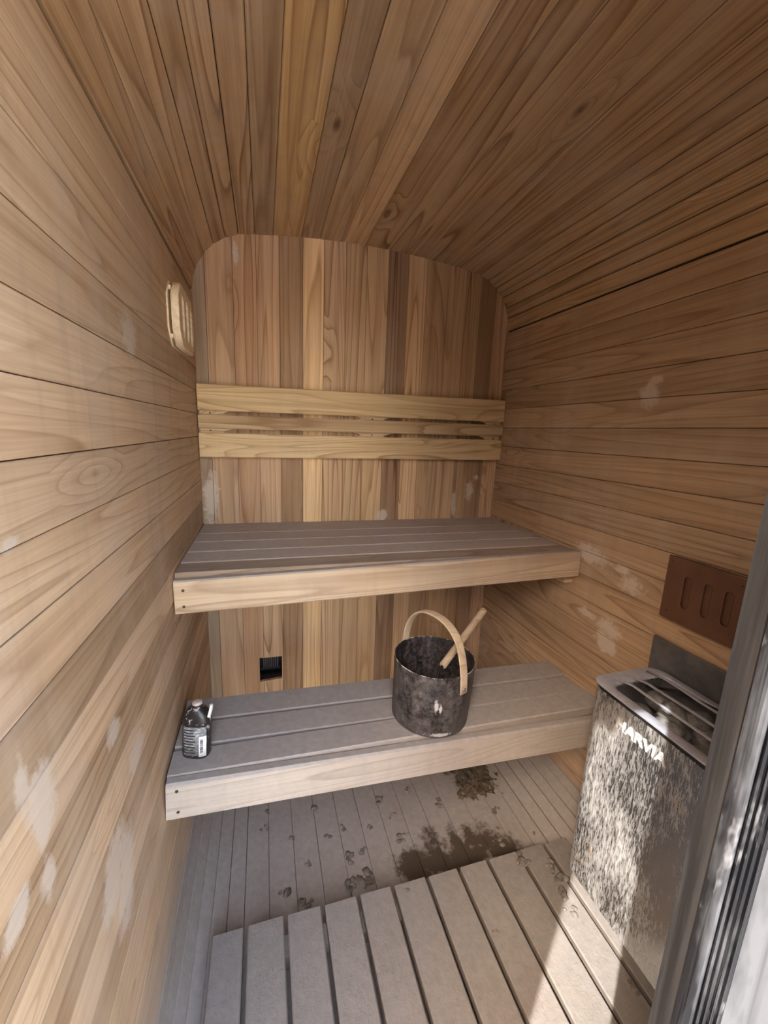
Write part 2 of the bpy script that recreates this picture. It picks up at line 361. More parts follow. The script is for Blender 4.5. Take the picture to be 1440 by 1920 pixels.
# back wall boards
BJ = [-.006, .033, .106, .170, .234, .301, .363, .430, .494, .563, .629, .690, .766, .830, .886, .945, 1.006]
btone = [(.72, .72, .74), (.92, .86, .82), (.92, .82, .76), (.96, .88, .82), (.72, .64, .56), (1.26, 1.2, 1.04), (.98, .92, .86), (.9, .85, .78), (.96, .9, .8), (.66, .60, .52), (1.1, 1.02, .92), (.92, .86, .78), (1.0, .95, .86), (.86, .8, .7), (.68, .62, .54), (.98, .9, .84)]
def ztop(x):
    for (x0, z0), (x1, z1) in zip(top, top[1:]):
        if x0 <= x <= x1 and x1 > x0: return z0+(z1-z0)*(x-x0)/(x1-x0)
    return .3585
for i in range(len(BJ)-1):
    x0, x1 = BJ[i], BJ[i+1]; g = .0006; x0 += g; x1 -= g; e = .006
    xs = [x1+(x0-x1)*q/4 for q in range(5)]
    if i in (2, 3):
        h0, h1 = (.1555, x1) if i == 2 else (x0, .2295)
        left = [(x0, -1.12)]; loop = [(x0, -1.12), (x1, -1.12)]
        if i == 2: loop += [(x1, -.86), (h0, -.862), (h0, -.771), (x1, -.772)]
        loop += [(x, ztop(x)+e) for x in xs]
        if i == 3: loop += [(x0, -.772), (h1, -.773), (h1, -.857), (x0, -.86)]
    else: loop = [(x0, -1.12), (x1, -1.12)]+[(x, ztop(min(max(x, 0), 1))+e) for x in xs]
    cx = (x0+x1)/2; cz = -.3; c0 = V(cx, YB, cz)
    lo = [V(x, YB, z)-c0 for x, z in loop]
    # local X along the grain (up)
    o = link('wall_board', prism([(p.z, -p.x, 0) for p in lo], Vector((0, 0, -TH*S)), 'board'), 'wall_back', wb)
    axes(o, c0+Vector((0, random.uniform(-.0006, .0003), 0)), Vector((0, 0, 1)), Vector((-1, 0, 0)))
    o.color = (*[max(.4, .94+(k-.94)*1.45) for k in btone[i]], 1)

# vent hole in the back wall, with a louvred sleeve sunk behind the boards
vt = thing('wall_vent', 'small dark square vent hole with fine ribs in the back wall under the benches', 'vent', V(.192, YB+.02, -.86))
x0, x1, z0, z1 = .1555, .2295, -.862, -.771
link('sleeve', boxes([(V(x0-.006, YB+TH, z0-.006), V(x0, YB+.085, z1+.006)), (V(x1, YB+TH, z0-.006), V(x1+.006, YB+.085, z1+.006)), (V(x0, YB+TH, z0-.006), V(x1, YB+.085, z0)), (V(x0, YB+TH, z1), V(x1, YB+.085, z1+.006)), (V(x0-.006, YB+.085, z0-.006), V(x1+.006, YB+.092, z1+.006))]), 'dark_metal', vt)
for k in range(8):
    xx = x0+.012+k*.0068
    link('rib', boxes([(V(xx, YB+.05, z0+.022), V(xx+.0028, YB+.06, z1-.014))]), 'plate', vt)
link('rib_rail', boxes([(V(x0+.004, YB+.052, z0+.012), V(x1-.004, YB+.064, z0+.022))]), 'dark_metal', vt)

# front wall (at the photographer's side) and the weathered door post
NA = Vector((-.81, -.585, 0)); TA = Vector((.585, -.81, 0))         # towards the sun / along the outer face
P0 = (.3960, .1222); P1 = (.3455, .0846)
wf = struct('wall_front', boxes([(V(.43, .055, -1.14), V(1.03, .10, .60)), (V(-.04, .02, .43), V(.46, .10, .60)), (V(-.12, -.15, .60), V(1.12, .12, .625))]), 'back', 'front wall with the doorway beside the heater', 'wall')  # last slab is an unseen eave, added to cut off the high sun
for i in range(9):
    xa = .435+.0645*i; plank('wall_board', wf, 'wall_right', V(xa+.032, .113, -1.1), V(xa+.032, .113, .55), None, Vector((0, 1, 0)), .0645*S, .0126, rt())
def post_mat(name, a, b, lo, hi, grain=34., rough=.55, speck=.0, lines=8.):
    t = NT(name); c = t.coords()
    st = t.vec('MULTIPLY', c, (1.1, grain, grain))
    n1 = t.noise(st, 1., 4, .6, .5); fr = t.math('FRACT', t.math('MULTIPLY', n1, lines))
    ln = t.ramp(fr, [(0, (0,)*3), (.6, (.1,)*3), (.9, (1,)*3), (1, (0,)*3)])
    n2 = t.noise(t.vec('MULTIPLY', c, (4, 22, 22)), 1., 5, .7)
    col = t.mix(t.rng(n2, lo, hi), a, b); col = t.mix(t.math('MULTIPLY', ln, .75), col, (.012, .012, .014))
    n3 = t.noise(t.vec('MULTIPLY', c, (18, 60, 60)), 1., 4, .7)
    if speck: col = t.mix(t.rng(n3, .60, .68, 0, speck), col, (.42, .43, .45))
    t.bump(t.math('SUBTRACT', n2, t.math('MULTIPLY', ln, .4)), .5, .002)
    return t.out(col, rough, 0, .2)
M['jamb'] = post_mat('weathered_jamb', (.21, .235, .275), (.085, .095, .115), .38, .62, 17, .6, .2, 2.8)
M['stop'] = post_mat('worn_black_stop', (.010, .0105, .0125), (.075, .079, .088), .50, .62, 60, .4, .22, 6)
M['cheek'] = post_mat('frosted_face', (.085, .090, .099), (.022, .024, .027), .48, .62, 30, .7, .22, 5)
post = thing('door_post', 'weathered black timber door post with worn whitish edges at the right front', 'post', V(.38, .10, -1.13))
def pv(P, n=0., s=0.): return Vector((P[0]*S, P[1]*S, 0))+NA*n+TA*s
def upright(name, plan, mat, z0=-1.13, z1=.62):
    me = bpy.data.meshes.new(name); h = (z1-z0)*S; n = len(plan); c = sum(plan, Vector())/n
    # local X is vertical so that the grain runs up the post
    a = [(0, -(p-c).x, (p-c).y) for p in plan]; vs_ = [(-h/2, y, z) for _, y, z in a]+[(h/2, y, z) for _, y, z in a]
    me = mesh(name, vs_, [tuple(range(n)), tuple(range(n, 2*n))[::-1]]+[(i, (i+1) % n, n+(i+1) % n, n+i) for i in range(n)])
    o = link(name, me, mat, post)
    o.matrix_basis = Matrix(((0, -1, 0, c.x), (0, 0, 1, c.y), (1, 0, 0, ((z0+z1)/2+Z0)*S), (0, 0, 0, 1)))
    return o
A0, A1 = pv(P0), pv(P1)
mid = A0.lerp(A1, .93)
upright('jamb_board', [A0, A0.lerp(A1, .3)+TA*.0006, mid, mid+TA*.030, A0+TA*.030], 'jamb')
stop = [A1+TA*-.0005, A1+NA*.003+TA*.0025, A1+NA*.0036+TA*.005]
for k in range(4):
    s = .0062+k*.0022; stop += [A1+NA*.0030+TA*s, A1+NA*.0012+TA*(s+.0006), A1+NA*.0030+TA*(s+.0012)]
stop += [A1+NA*.001+TA*.0158, A1-NA*.004+TA*.0158, A1-NA*.004-TA*.0005]
upright('stop_bead', stop, 'stop')
upright('face_board', [A1+NA*.0006+TA*.0160, A1+NA*.0006+TA*.075, A1-NA*.055+TA*.075, A1-NA*.055+TA*.030, A1-NA*.004+TA*.0160], 'cheek')

# ground outside
gr = struct('ground', boxes([((-15, -22, -.32), (15, 12, -.30))]), 'ground', 'pale gravel ground outside the door', 'ground')

fn = thing('added_shade_screen', 'unseen tall dark board screen added left of the doorway to darken the right wall', 'screen', (-1.3, -2, -.3))  # added out of view, keeps light from the left off the right wall
for i in range(44):
    y = .6-.125*i; plank('board', fn, 'back', Vector((-1.3, y, -.3)), Vector((-1.3, y, 2.35+.01*(i % 3))), None, Vector((1, 0, 0)), .12, .02)
for k in (-.0, 1.1): plank('shade_screen_rail', fn, 'back', Vector((-1.33, .6, k)), Vector((-1.33, -4.9, k)), None, Vector((-1, 0, 0)), .08, .03)

# ------------------------------------------------------------------ upper bench
ub = thing('upper_bench', 'upper bench of dusty cedar slats with a bright pale front board', 'bench', V(.5, 1.08, -.38))
xe = .003
edges = [(.8665, .9275), (.9325, 1.0080), (1.0130, 1.0965), (1.1015, 1.1870), (1.1920, 1.3110)]
for i, (a, b) in enumerate(edges):
    ym = (a+b)/2
    plank('slat', ub, 'slat_up' if i else 'slat_front', V(xe, ym, -.296), V(1-xe, ym, -.296), None, Vector((0, 0, 1)), (b-a)*S, .026, tone(1-.06*i if i else .9, .03), c=.002, gap=.0004, lift=random.uniform(-.0012, .0006))
fu = plank('front_board', ub, 'fascia', V(xe, .8485, -.3445), V(1-xe, .8485, -.328), None, Vector((0, -1, 0)), .0735*S, .021, (1.03, 1, .95), c=.0035)
for z in (-.329, -.364): screw(fu, V(.02, .8482, z), Vector((0, -1, 0)))
for x in (.0, .97):
    link('cleat', boxes([(V(x+.0005, .868, -.388), V(x+.0295, 1.31, -.3195))], .003), 'pale', ub)
for x in (.34, .66): link('joist', boxes([(V(x, .868, -.372), V(x+.03, 1.31, -.3195))], .003), 'pale', ub)

# lower bench, dropped a little at its right end
lb = thing('lower_bench', 'lower bench of grey silted slats with a silted front board, under the upper bench', 'bench', V(.5, .8, -.72))
def zl(x): return -.6255-.033*x
for i, (a, b) in enumerate(((.7005, .7640), (.7715, .8400), (.8475, .9210))):
    ym = (a+b)/2; q = .006 if i == 0 else 0
    plank('slat', lb, 'slat_low', V(xe, ym, zl(0)), V(1-xe, ym+q*.6, zl(1)+q), None, Vector((0, 0, 1)), (b-a)*S, .026, rt(.96, 1.03), c=.003, gap=.0004, lift=[0, .0004, -.0006][i])
fb = plank('front_board', lb, 'fascia_low', V(xe, .6815, -.6645), V(.985, .6795, -.708), None, Vector((0, -1, 0)), .078*S, .021, (1, 1, 1), c=.005)
for z in (-.641, -.685): screw(fb, V(.022, .6812, z-.001), Vector((0, -1, 0)))
for x, k in ((.0, 0), (.97, 1)):
    link('cleat', boxes([(V(x+.0005, .701, zl(k)-.095), V(x+.0295, .92, zl(x+.02)-.0235))], .003), 'slat_low', lb)

# ------------------------------------------------------------------ backrest
br = thing('backrest', 'backrest of three cedar rails across the back wall above the upper bench', 'backrest', V(.5, 1.30, -.09))
yb_ = 1.2835
rails = [(.117, .042, .125, .055, (1.0, .95, .82)), (.0325, -.0085, .0435, .0015, (.80, .74, .66)), (-.0195, -.0915, -.0105, -.082, (1.02, .97, .86))]
for a, b, c, e, tn in rails:
    plank('rail', br, 'pale', V(.003, yb_, (a+b)/2), V(.998, yb_, (c+e)/2), None, Vector((0, -1, 0)), (a-b)*S, .0155, tn, c=.003)
for x0, x1, sl in ((.006, .062, (0, .03)), (.492, .55, (.03, .035)), (.945, .995, (.03, 0))):
    zz = .008*(x0+x1)/2; ya = yb_+.0133; pr = []
    for (xa, xb, za, zb) in ((x0-sl[0], x1+sl[1], .115, .043),):
        pass
    # each bracket widens behind the rails and is cut back where it shows in the gaps
    out = []
    for z in (.105, .044, .036, .030, -.008, -.0155, -.022, -.08): out.append(z+zz)
    wv = [1, 1, .0, .0, .0, .0, 1, 1]; wv = [1, .8, .25, 1, 1, .25, .8, 1]
    R_ = [(x1+sl[1]*k, z) for k, z in zip(wv, out)]; L_ = [(x0-sl[0]*k, z) for k, z in zip(wv, out)][::-1]
    o = link('bracket', prism([V(x, ya, z) for x, z in R_+L_], Vector((0, (YB-ya)*S-.0005, 0))), 'pale', br)
    for z in (.037, -.0135):
        screw(o, V((x0+x1)/2, ya-.0002, z+zz), Vector((0, -1, 0)), .0028)

# ------------------------------------------------------------------ duckboard on the floor
db = thing('duckboard', 'grey silted duckboard of long slats lying on the floor in front of the benches', 'duckboard', V(.5, .43, -1.10))
dj = [.0555, .1265, .2095, .2910, .3730, .4560, .5430, .6270, .7075, .7955, .8740, .9480]
for i in range(11):
    a, b = dj[i], dj[i+1]; xm = (a+b)/2
    plank('slat', db, 'duck', V(xm, .135, -1.05), V(xm, .7215-.011*xm+random.uniform(-.001, .001), -1.05), None, Vector((0, 0, 1)), (b-a)*S-.010, .0262, rt(.96, 1.04), c=.003, gap=.0003, lift=random.uniform(-.002, .001), tilt=random.uniform(-.006, .006))
for y in (.2, .43, .66): link('batten', boxes([(V(.17, y, -1.107), V(.83, y+.04, -1.0735))], .002), 'duck', db)

# ------------------------------------------------------------------ heater on the right wall
ht = thing('sauna_heater', 'steel sauna heater with white dried streaks hanging on the right wall', 'heater', V(.90, .42, -.93))
HX0, HX1, HY0, HY1, HT, HB = .813, .982, .245, .585, -.470, -.930
def rrect(x0, x1, y0, y1, r, n=7):
    pts = []
    for cx, cy, a0 in ((x1-r, y1-r, 0), (x0+r, y1-r, .5), (x0+r, y0+r, 1), (x1-r, y0+r, 1.5)):
        for k in range(n+1):
            a = math.pi*(a0+.5*k/n); pts.append((cx+r*math.cos(a), cy+r*math.sin(a)))
    return pts
def loops(ls, capb=True, capt=True):
    n = len(ls[0]); vs_ = [V(*p) for l in ls for p in l]; fs = []
    for i in range(len(ls)-1):
        for k in range(n): fs.append((i*n+k, i*n+(k+1) % n, (i+1)*n+(k+1) % n, (i+1)*n+k))
    if capb: fs.append(tuple(range(n))[::-1])
    if capt: fs.append(tuple(range((len(ls)-1)*n, len(ls)*n)))
    me = mesh('loops', vs_, fs, True)
    return me
def at(pts, z): return [(x, y, z) for x, y in pts]
def auto(me, ang=.6):
    bm = bmesh.new(); bm.from_mesh(me)
    for e in bm.edges:
        if len(e.link_faces) == 2 and e.calc_face_angle(0) > ang: e.smooth = False
    bm.to_mesh(me); bm.free(); return me
def steel(name):
    t = NT(name); c = t.coords()
    n1 = t.noise(t.vec('MULTIPLY', c, (150, 150, 24)), 1., 5, .8, .3); n2 = t.noise(t.vec('MULTIPLY', c, (9, 9, 4)), 1., 4, .6)
    n3 = t.noise(t.vec('MULTIPLY', c, (420, 420, 60)), 1., 3, .7)
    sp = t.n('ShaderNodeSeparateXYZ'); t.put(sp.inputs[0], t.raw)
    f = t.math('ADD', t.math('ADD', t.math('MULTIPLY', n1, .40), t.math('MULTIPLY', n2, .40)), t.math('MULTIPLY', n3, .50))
    f = t.math('SUBTRACT', f, t.rng(t.math('ADD', t.math('MULTIPLY', sp.outputs[1], 1.), t.math('MULTIPLY', n2, .12)),   .60, .46, 0, .16))  # streaks thin out past the sun patch edge, its shade put into the colour
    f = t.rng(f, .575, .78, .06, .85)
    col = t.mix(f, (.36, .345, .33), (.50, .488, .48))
    col = t.mix(t.rng(t.noise(t.vec('MULTIPLY', c, (7, 7, 7)), 1., 4), .66, .74, 0, .6), col, (.40, .27, .15))
    t.bump(n1, .25, .001)
    return t.out(col, t.rng(f, .1, .9, .2, .7), t.rng(f, .1, .8, .97, .1))
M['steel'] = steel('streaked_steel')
o1 = rrect(HX0, HX1, HY0, HY1, .028); o2 = rrect(HX0+.004, HX1-.004, HY0+.004, HY1-.004, .026); inn = rrect(HX0+.019, HX1-.014, HY0+.020, HY1-.030, .02)
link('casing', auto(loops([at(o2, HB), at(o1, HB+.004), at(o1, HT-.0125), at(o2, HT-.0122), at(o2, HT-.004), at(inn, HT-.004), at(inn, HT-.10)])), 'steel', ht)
link('top_rim', auto(loops([at(inn, HT-.0045), at(o1, HT-.0045), at(rrect(HX0-.003, HX1+.001, HY0-.003, HY1+.003, .03), HT-.003), at(rrect(HX0-.003, HX1+.001, HY0-.003, HY1+.003, .03), HT-.001), at(o1, HT), at(rrect(HX0+.016, HX1-.012, HY0+.017, HY1-.027, .021), HT), at(inn, HT-.003), at(inn, HT-.0045)], False, False), .9), 'rim', ht)
link('seam', auto(loops([at(rrect(HX0+.0015, HX1-.0015, HY0+.0015, HY1-.0015, .027), HT-.0135), at(rrect(HX0+.0015, HX1-.0015, HY0+.0015, HY1-.0015, .027), HT-.0035)], False, False)), 'dark_metal', ht, 'dark joint under the rim')
link('stone_tray', loops([at(rrect(HX0+.020, HX1-.015, HY0+.021, HY1-.031, .019), HT-.0985), at(rrect(HX0+.020, HX1-.015, HY0+.021, HY1-.031, .019), HT-.006)], True, False), 'plate', ht)
for x, dx in ((.858, .0), (.893, .004)):
    pts = [V(x-.004, HY1-.012, HT+.001), V(x-.001, HY1-.03, HT+.004), V(x, HY1-.055, HT+.009), V(x+dx, .45, HT+.009), V(x+dx, .35, HT+.009), V(x+dx, HY0+.04, HT+.006), V(x+dx, HY0+.012, HT+.001)]
    link('guard_bar', tube(pts, 0, 12, flat=(.0036, .0018)), 'rim', ht)
link('guard_bar', tube([V(.945, HY1-.012, HT+.001), V(.938, HY1-.06, HT+.012), V(.934, .46, HT+.012), V(.934, .34, HT+.012), V(.934, HY0+.012, HT+.002)], 0, 12, flat=(.0036, .0018)), 'rim', ht)
link('heating_element', tube([V(.925, .56, HT-.02), V(.94, .50, HT+.004), V(.952, .44, HT+.006), V(.955, .36, HT-.01)], .0035, 8), 'dark_metal', ht)
link('wall_plate', boxes([(V(.9885, .26, -.93), V(.9935, .607, -.408))], .0025), 'plate', ht)
link('hanger', boxes([(V(.98, .30, -.86), V(.9888, .52, -.56))]), 'plate', ht)
fc = bpy.data.curves.new('t', 'FONT'); fc.body = 'HARVIA'; fc.size = .034; fc.extrude = .0016; fc.offset = .0009; fc.align_x = 'LEFT'; fc.resolution_u = 3
tm = to_mesh(fc)
M['raised'] = stuffmat('raised_steel', (.66, .65, .64), (.54, .53, .52), 90, .5, .1)
axes(link('maker_lettering', tm, 'raised', ht), V(HX0-.0004, .515, -.528), Vector((0, -1, 0)), Vector((0, 0, 1)))

# stones in the heater: each its own thing
def rock(seed, rx, ry, rz):
    bm = bmesh.new(); bmesh.ops.create_icosphere(bm, subdivisions=3, radius=1)
    o = Vector((seed*3.1, seed*1.7, seed*.9))
    for v in bm.verts:
        p = v.co.copy(); k = 1+.28*mnoise.noise(p*1.1+o)+.10*mnoise.noise(p*2.7+o)
        q = p*k
        for a in range(5):      # cut facets
            nrm = Vector((math.sin(seed*7+a*2.1), math.cos(seed*3+a*1.3), math.sin(seed+a*4.4))).normalized(); dd = q.dot(nrm)-.80
            if dd > 0: q -= nrm*dd*.8
        v.co = Vector((q.x*rx, q.y*ry, q.z*rz))
    me = bpy.data.meshes.new('rock'); bm.to_mesh(me); bm.free()
    for p in me.polygons: p.use_smooth = True
    return me
spec = [(.868, .520, -.512, .030, .026, .018, 'flat grey stone lying nearest the left end of the heater basket'), (.868, .462, -.505, .026, .034, .022, 'long grey stone lying just inside the front rim of the heater basket'),
        (.900, .478, -.492, .024, .034, .024, 'pale blocky stone standing highest in the middle of the heater basket'), (.922, .520, -.500, .026, .028, .020, None), (.866, .400, -.512, .026, .03, .022, None),
        (.903, .413, -.500, .024, .028, .024, None), (.934, .455, -.496, .022, .030, .022, None), (.868, .335, -.505, .028, .034, .026, 'rounded brown grey stone beside the door post in the heater basket'), (.910, .345, -.500, .026, .03, .024, None),
        (.938, .390, -.498, .022, .03, .022, None), (.938, .32, -.502, .022, .028, .022, None), (.90, .29, -.508, .03, .022, .022, None), (.885, .49, -.543, .035, .035, .02, None), (.885, .38, -.543, .035, .04, .02, None), (.93, .43, -.543, .03, .04, .02, None), (.92, .33, -.543, .03, .035, .02, None), (.89, .53, -.545, .03, .026, .02, None)]
for i, (x, y, z, a, b, c, lab) in enumerate(spec):
    o = link('sauna_stone', rock(i+1, a*S*.93, b*S*.90, c*S*.95), 'stone'); o.location = V(x, y, z); o.rotation_euler = (0, 0, i*1.3)
    tag(o, lab or 'dark grey sauna stone heaped among others in the heater basket', 'stone', 'stones in the heater basket')

# brown slotted cover on the right wall
M['brown'] = stuffmat('red_brown_cover', (.175, .085, .052), (.115, .052, .034), 7, .24, .25, .12, sharp=(.3, .7))
vc = thing('vent_cover', 'red brown cover plate with three upright slots on the right wall above the heater', 'vent', V(.99, .525, -.36))
cw, ch = .1485*S, .1335*S
pl = flat_shape([(-cw/2, -ch/2), (cw/2, -ch/2), (cw/2, ch/2), (-cw/2, ch/2)], [slot(x*S, .0, .0145*S, .066*S) for x in (-.0285, .010,   .047)], .007, .0016)
axes(link('plate', pl, 'brown', vc), V(.986, .5255, -.291), Vector((0, -1, 0)), Vector((0, 0, 1)))
link('back_sheet', boxes([(V(.9895, .453, -.356), V(.9985, .598, -.226))]), 'brown', vc)
for y, z in ((.59, -.236), (.585, -.34), (.462, -.24)): screw(vc, V(.9813, y, z), Vector((-1, 0, 0)), .002)

# pale octagonal vent on the left wall
av = thing('air_vent', 'pale pine vent with cut corners and upright slots high on the left wall', 'vent', V(0, 1.05, .17))
yc, zc_ = 1.052, .224; hw, hh, cc = .092, .062, .030
octo = [(-hw, -hh+cc), (-hw+cc, -hh), (hw-cc, -hh), (hw, -hh+cc), (hw, hh-cc), (hw-cc, hh), (-hw+cc, hh), (-hw, hh-cc)]
def oc(k): return [(x*S*k, y*S*k) for x, y in octo]
axes(link('back_plate', flat_shape(oc(1.02), [], .004), 'pine', av), V(.0022, yc, zc_), Vector((0, 1, 0)), Vector((0, 0, 1)))
for z in (.17, .262):
    link('spacer', boxes([(V(.0038, yc-hw*.9, z-.008+.012), V(.0078, yc+hw*.9, z+.008+.004))]), 'pine', av)
axes(link('vent_plate', flat_shape(oc(1.), [slot(x*S, 0, .027*S, .084*S) for x in (-.045, .005, .055)], .018, .0012), 'pine', av), V(.0155, yc, zc_), Vector((0, 1, 0)), Vector((0, 0, 1)))
link('slot_back', boxes([(V(.0078, yc-.08, zc_-.045), V(.0088, yc+.08, zc_+.045))]), 'slat_up', av)

# ------------------------------------------------------------------ bucket and ladle
bx, by = .5455, .7735; bz = zl(bx)+.0012
bk = thing('sauna_bucket', 'dark scuffed metal bucket with a bent wood handle on the lower bench', 'bucket', V(bx, by, bz))
def pail_mat():
    t = NT('scuffed_pail'); c = t.coords()
    n1 = t.noise(t.raw, 60, 6, .75); n2 = t.noise(t.vec('MULTIPLY', t.raw, (22, 22, 8)), 1, 5, .7); n3 = t.noise(t.raw, 14, 3)
    sp = t.n('ShaderNodeSeparateXYZ'); t.put(sp.inputs[0], t.raw)
    f = t.math('ADD', t.math('MULTIPLY', n1, .6), t.math('MULTIPLY', n2, .4))
    f = t.math('ADD', f, t.rng(sp.outputs[2], .07, .0, 0, .06))
    col = t.mix(t.rng(f, .44, .66), (.030, .024, .022), (.17, .145, .135))
    col = t.mix(t.rng(f, .63, .70), col, (.55, .53, .52))
    col = t.mix(t.rng(t.math('ADD', t.math('ABSOLUTE', t.math('SUBTRACT', sp.outputs[2], .1735)), t.rng(n1, .35, .62, .0045, 0)), .003, .0015), col, (.6, .57, .54))
    ang = t.blobs([((bx-.024, by-.085, -.563), (.0045, .03, .017)), ((bx-.015, by-.087, -.570), (.003, .03, .012)), ((bx-.012, by-.088, -.634), (.026, .03, .004))], .5, 60.)
    col = t.mix(ang, col, (.62, .60, .58))
    t.bump(f, .35, .001); return t.out(col, t.rng(f, .4, .7, .35, .8), t.rng(f, .4, .65, .4, .0))
M['pail'] = pail_mat()
rb, rt_, H = .088*S, .0925*S, .1445*S
tilt = Matrix.Rotation(.032, 4, 'Y')
o = link('pail', auto(lathe([(0, .0), (rb-.002, 0), (rb, .002), ((rb+rt_)/2, H*.5), (rt_, H-.001), (rt_-.0005, H), (rt_-.0015, H), (rt_-.0018, H-.001), ((rb+rt_)/2-.0018, H*.5), (rb-.0018, .004), (0, .004)], 72), 1.2), 'pail', bk); o.matrix_basis = Matrix.Translation(V(bx, by, bz)) @ tilt
sm = tube([Vector(((rb-.001+(rt_-rb)*k/6)*math.cos(-.62), (rb-.001+(rt_-rb)*k/6)*math.sin(-.62), .003+(H-.012)*k/6)) for k in range(7)], .0014, 8)
o = link('seam', sm, 'pail', bk); o.matrix_basis = Matrix.Translation(V(bx, by, bz)) @ tilt
# handle: strap bent from the back left of the rim to the front right
hc = V(bx+.001, by+.002, -.500); hd = Vector((.36, -.93, 0)).normalized(); R2 = .0968*S
pts = []; 
for k in range(41):
    u = k/40; a = math.pi*u
    drop = -.040*S*(abs(2*u-1)**8)
    side = -math.cos(a)*R2*(1.0)
    pts.append(hc+hd*(math.copysign(abs(math.cos(a))**.85, -math.cos(a))*R2*-1*-1)+Vector((0, 0, (math.sin(a)**.9)*.122*S-.020*S+(-.020*S*max(0, u-.75)*4))))
perp = Vector((-hd.y, hd.x, 0))
hm = tube(pts, 0, 16, flat=(.0026, .0125), up=perp)
hb = link('handle', hm, 'bent', bk, 'pale bent wood handle')
for p, sgn in ((pts[-1]+Vector((0, 0, .012)), 1), (pts[0]+Vector((0, 0, .012)), -1)):
    n = hd*sgn; rv = link('rivet', lathe([(0, -.004), (.0045, -.004), (.0045, .0012), (.003, .0022), (0, .0025)], 14), 'plate', hb)
    rv.matrix_basis = Matrix.Translation(p+n*.0022) @ n.to_track_quat('Z', 'Y').to_matrix().to_4x4()

ld = thing('ladle', 'wooden handled ladle standing in the dark bucket', 'ladle', V(.56, .765, -.62))
a = V(.5735, .777, -.531); b = V(.7355, .881, -.4525); dr = (b-a).normalized()
link('ladle_handle', tube([a, a+dr*.004, b-dr*.004, b], [.0096, .0106, .0108, .010], 16), 'bent', ld)
e = V(.537, .753, -.585)
link('ladle_shaft', tube([a+dr*.01, a-dr*.015, a.lerp(e, .6), e], .0042, 10), 'dark_metal', ld)
cup = link('ladle_cup', lathe([(0, 0), (.022, .002), (.031, .014), (.034, .030), (.0325, .030), (.029, .014), (.02, .004), (0, .003)], 28), 'dark_metal', ld)
cup.matrix_basis = Matrix.Translation(V(.522, .745, -.628)) @ Matrix.Rotation(.25, 4, 'X')

# ------------------------------------------------------------------ bottle at the left end of the lower bench
M['bottle'] = stuffmat('smeared_black_plastic', (.018, .015, .014), (.45, .42, .39), 95, .35, 0, .3, 5, (.575, .66))
M['labelm'] = stuffmat('scuffed_label', (.16, .155, .165), (.55, .53, .51), 120, .55, 0, .2, 5, (.50, .66), (1, 1, 3))
M['white'] = stuffmat('white_paper', (.80, .80, .80), (.74, .74, .74), 20, .6)
M['ink'] = stuffmat('black_ink', (.02, .02, .02), (.03, .03, .03), 20, .6)
M['foam'] = stuffmat('pale_stopper', (.62, .53, .47), (.36, .27, .22), 220, .8)
bp = V(.0465, .748, zl(.046)+.0008)
bt = thing('plastic_bottle', 'small black bottle smeared with mud, with peeling barcode label, on the lower bench', 'bottle', bp)
BM = Matrix.Translation(bp) @ Matrix.Rotation(.05, 4, 'Y') @ Matrix.Rotation(math.radians(-14), 4, 'Z')
def sup(rx, ry, z, n=40, e=.72):
    return [(rx*math.copysign(abs(math.cos(t))**e, math.cos(t)), ry*math.copysign(abs(math.sin(t))**e, math.sin(t)), z) for t in [2*math.pi*k/n for k in range(n)]]
def lofted(ls, cap=True):
    n = len(ls[0]); vs_ = [p for l in ls for p in l]; fs = [(i*n+k, i*n+(k+1) % n, (i+1)*n+(k+1) % n, (i+1)*n+k) for i in range(len(ls)-1) for k in range(n)]
    if cap: fs += [tuple(range(n))[::-1], tuple(range((len(ls)-1)*n, len(ls)*n))]
    return mesh('loft', vs_, fs, True)
HBt = .130; rx, ry = .0305, .0200
body = lofted([sup(rx*.90, ry*.88, 0), sup(rx, ry, .004), sup(rx, ry, .085), sup(rx*1.03, ry*1.02, .088), sup(rx*1.03, ry*1.02, .098), sup(rx*.92, ry*.92, .107), sup(rx*.66, ry*.78, .117), sup(rx*.42, ry*.60, .122, e=1), sup(rx*.38, ry*.57, .124, e=1), sup(rx*.38, ry*.57, HBt, e=1), sup(rx*.34, ry*.5, HBt, e=1)])
o = link('body', auto(body, .9), 'bottle', bt); o.matrix_basis = BM
o = link('stopper', lofted([sup(rx*.35, ry*.52, HBt-.006, e=1), sup(rx*.36, ry*.53, HBt+.003, e=1), sup(rx*.28, ry*.42, HBt+.0055, e=1)]), 'foam', bt, 'pale crusted stopper'); o.matrix_basis = BM
def wrap(u0, u1, z0, z1, off, n=14, z0b=None, z1b=None):
    """patch of the bottle's skin between two angles"""
    vs_ = []; e = .72
    for i in range(n+1):
        t = u0+(u1-u0)*i/n; c, s = math.cos(t), math.sin(t)
        x = (rx+off)*math.copysign(abs(c)**e, c); y = (ry+off)*math.copysign(abs(s)**e, s); q = i/n
        vs_ += [(x, y, z0+((z0b or z0)-z0)*q), (x, y, z1+((z1b or z1)-z1)*q)]
    fs = [(2*i, 2*i+2, 2*i+3, 2*i+1) for i in range(n)]
    me = mesh('wrap', vs_, fs, True); bm = bmesh.new(); bm.from_mesh(me); bmesh.ops.solidify(bm, geom=bm.faces[:], thickness=.00015); bm.to_mesh(me); bm.free(); return me
PI = math.pi
lab_ = link('printed_label', wrap(1.24*PI, 1.80*PI, .010, .083, .0003), 'labelm', bt, 'scuffed grey label with rows of worn print'); lab_.matrix_basis = BM
for r in range(9):
    zz = .016+.0072*r
    o = link('print_row', wrap((1.27+.01*(r % 3))*PI, (1.52-.02*(r % 2))*PI, zz, zz+.0030, .0006, 8), 'ink', lab_); o.matrix_basis = BM
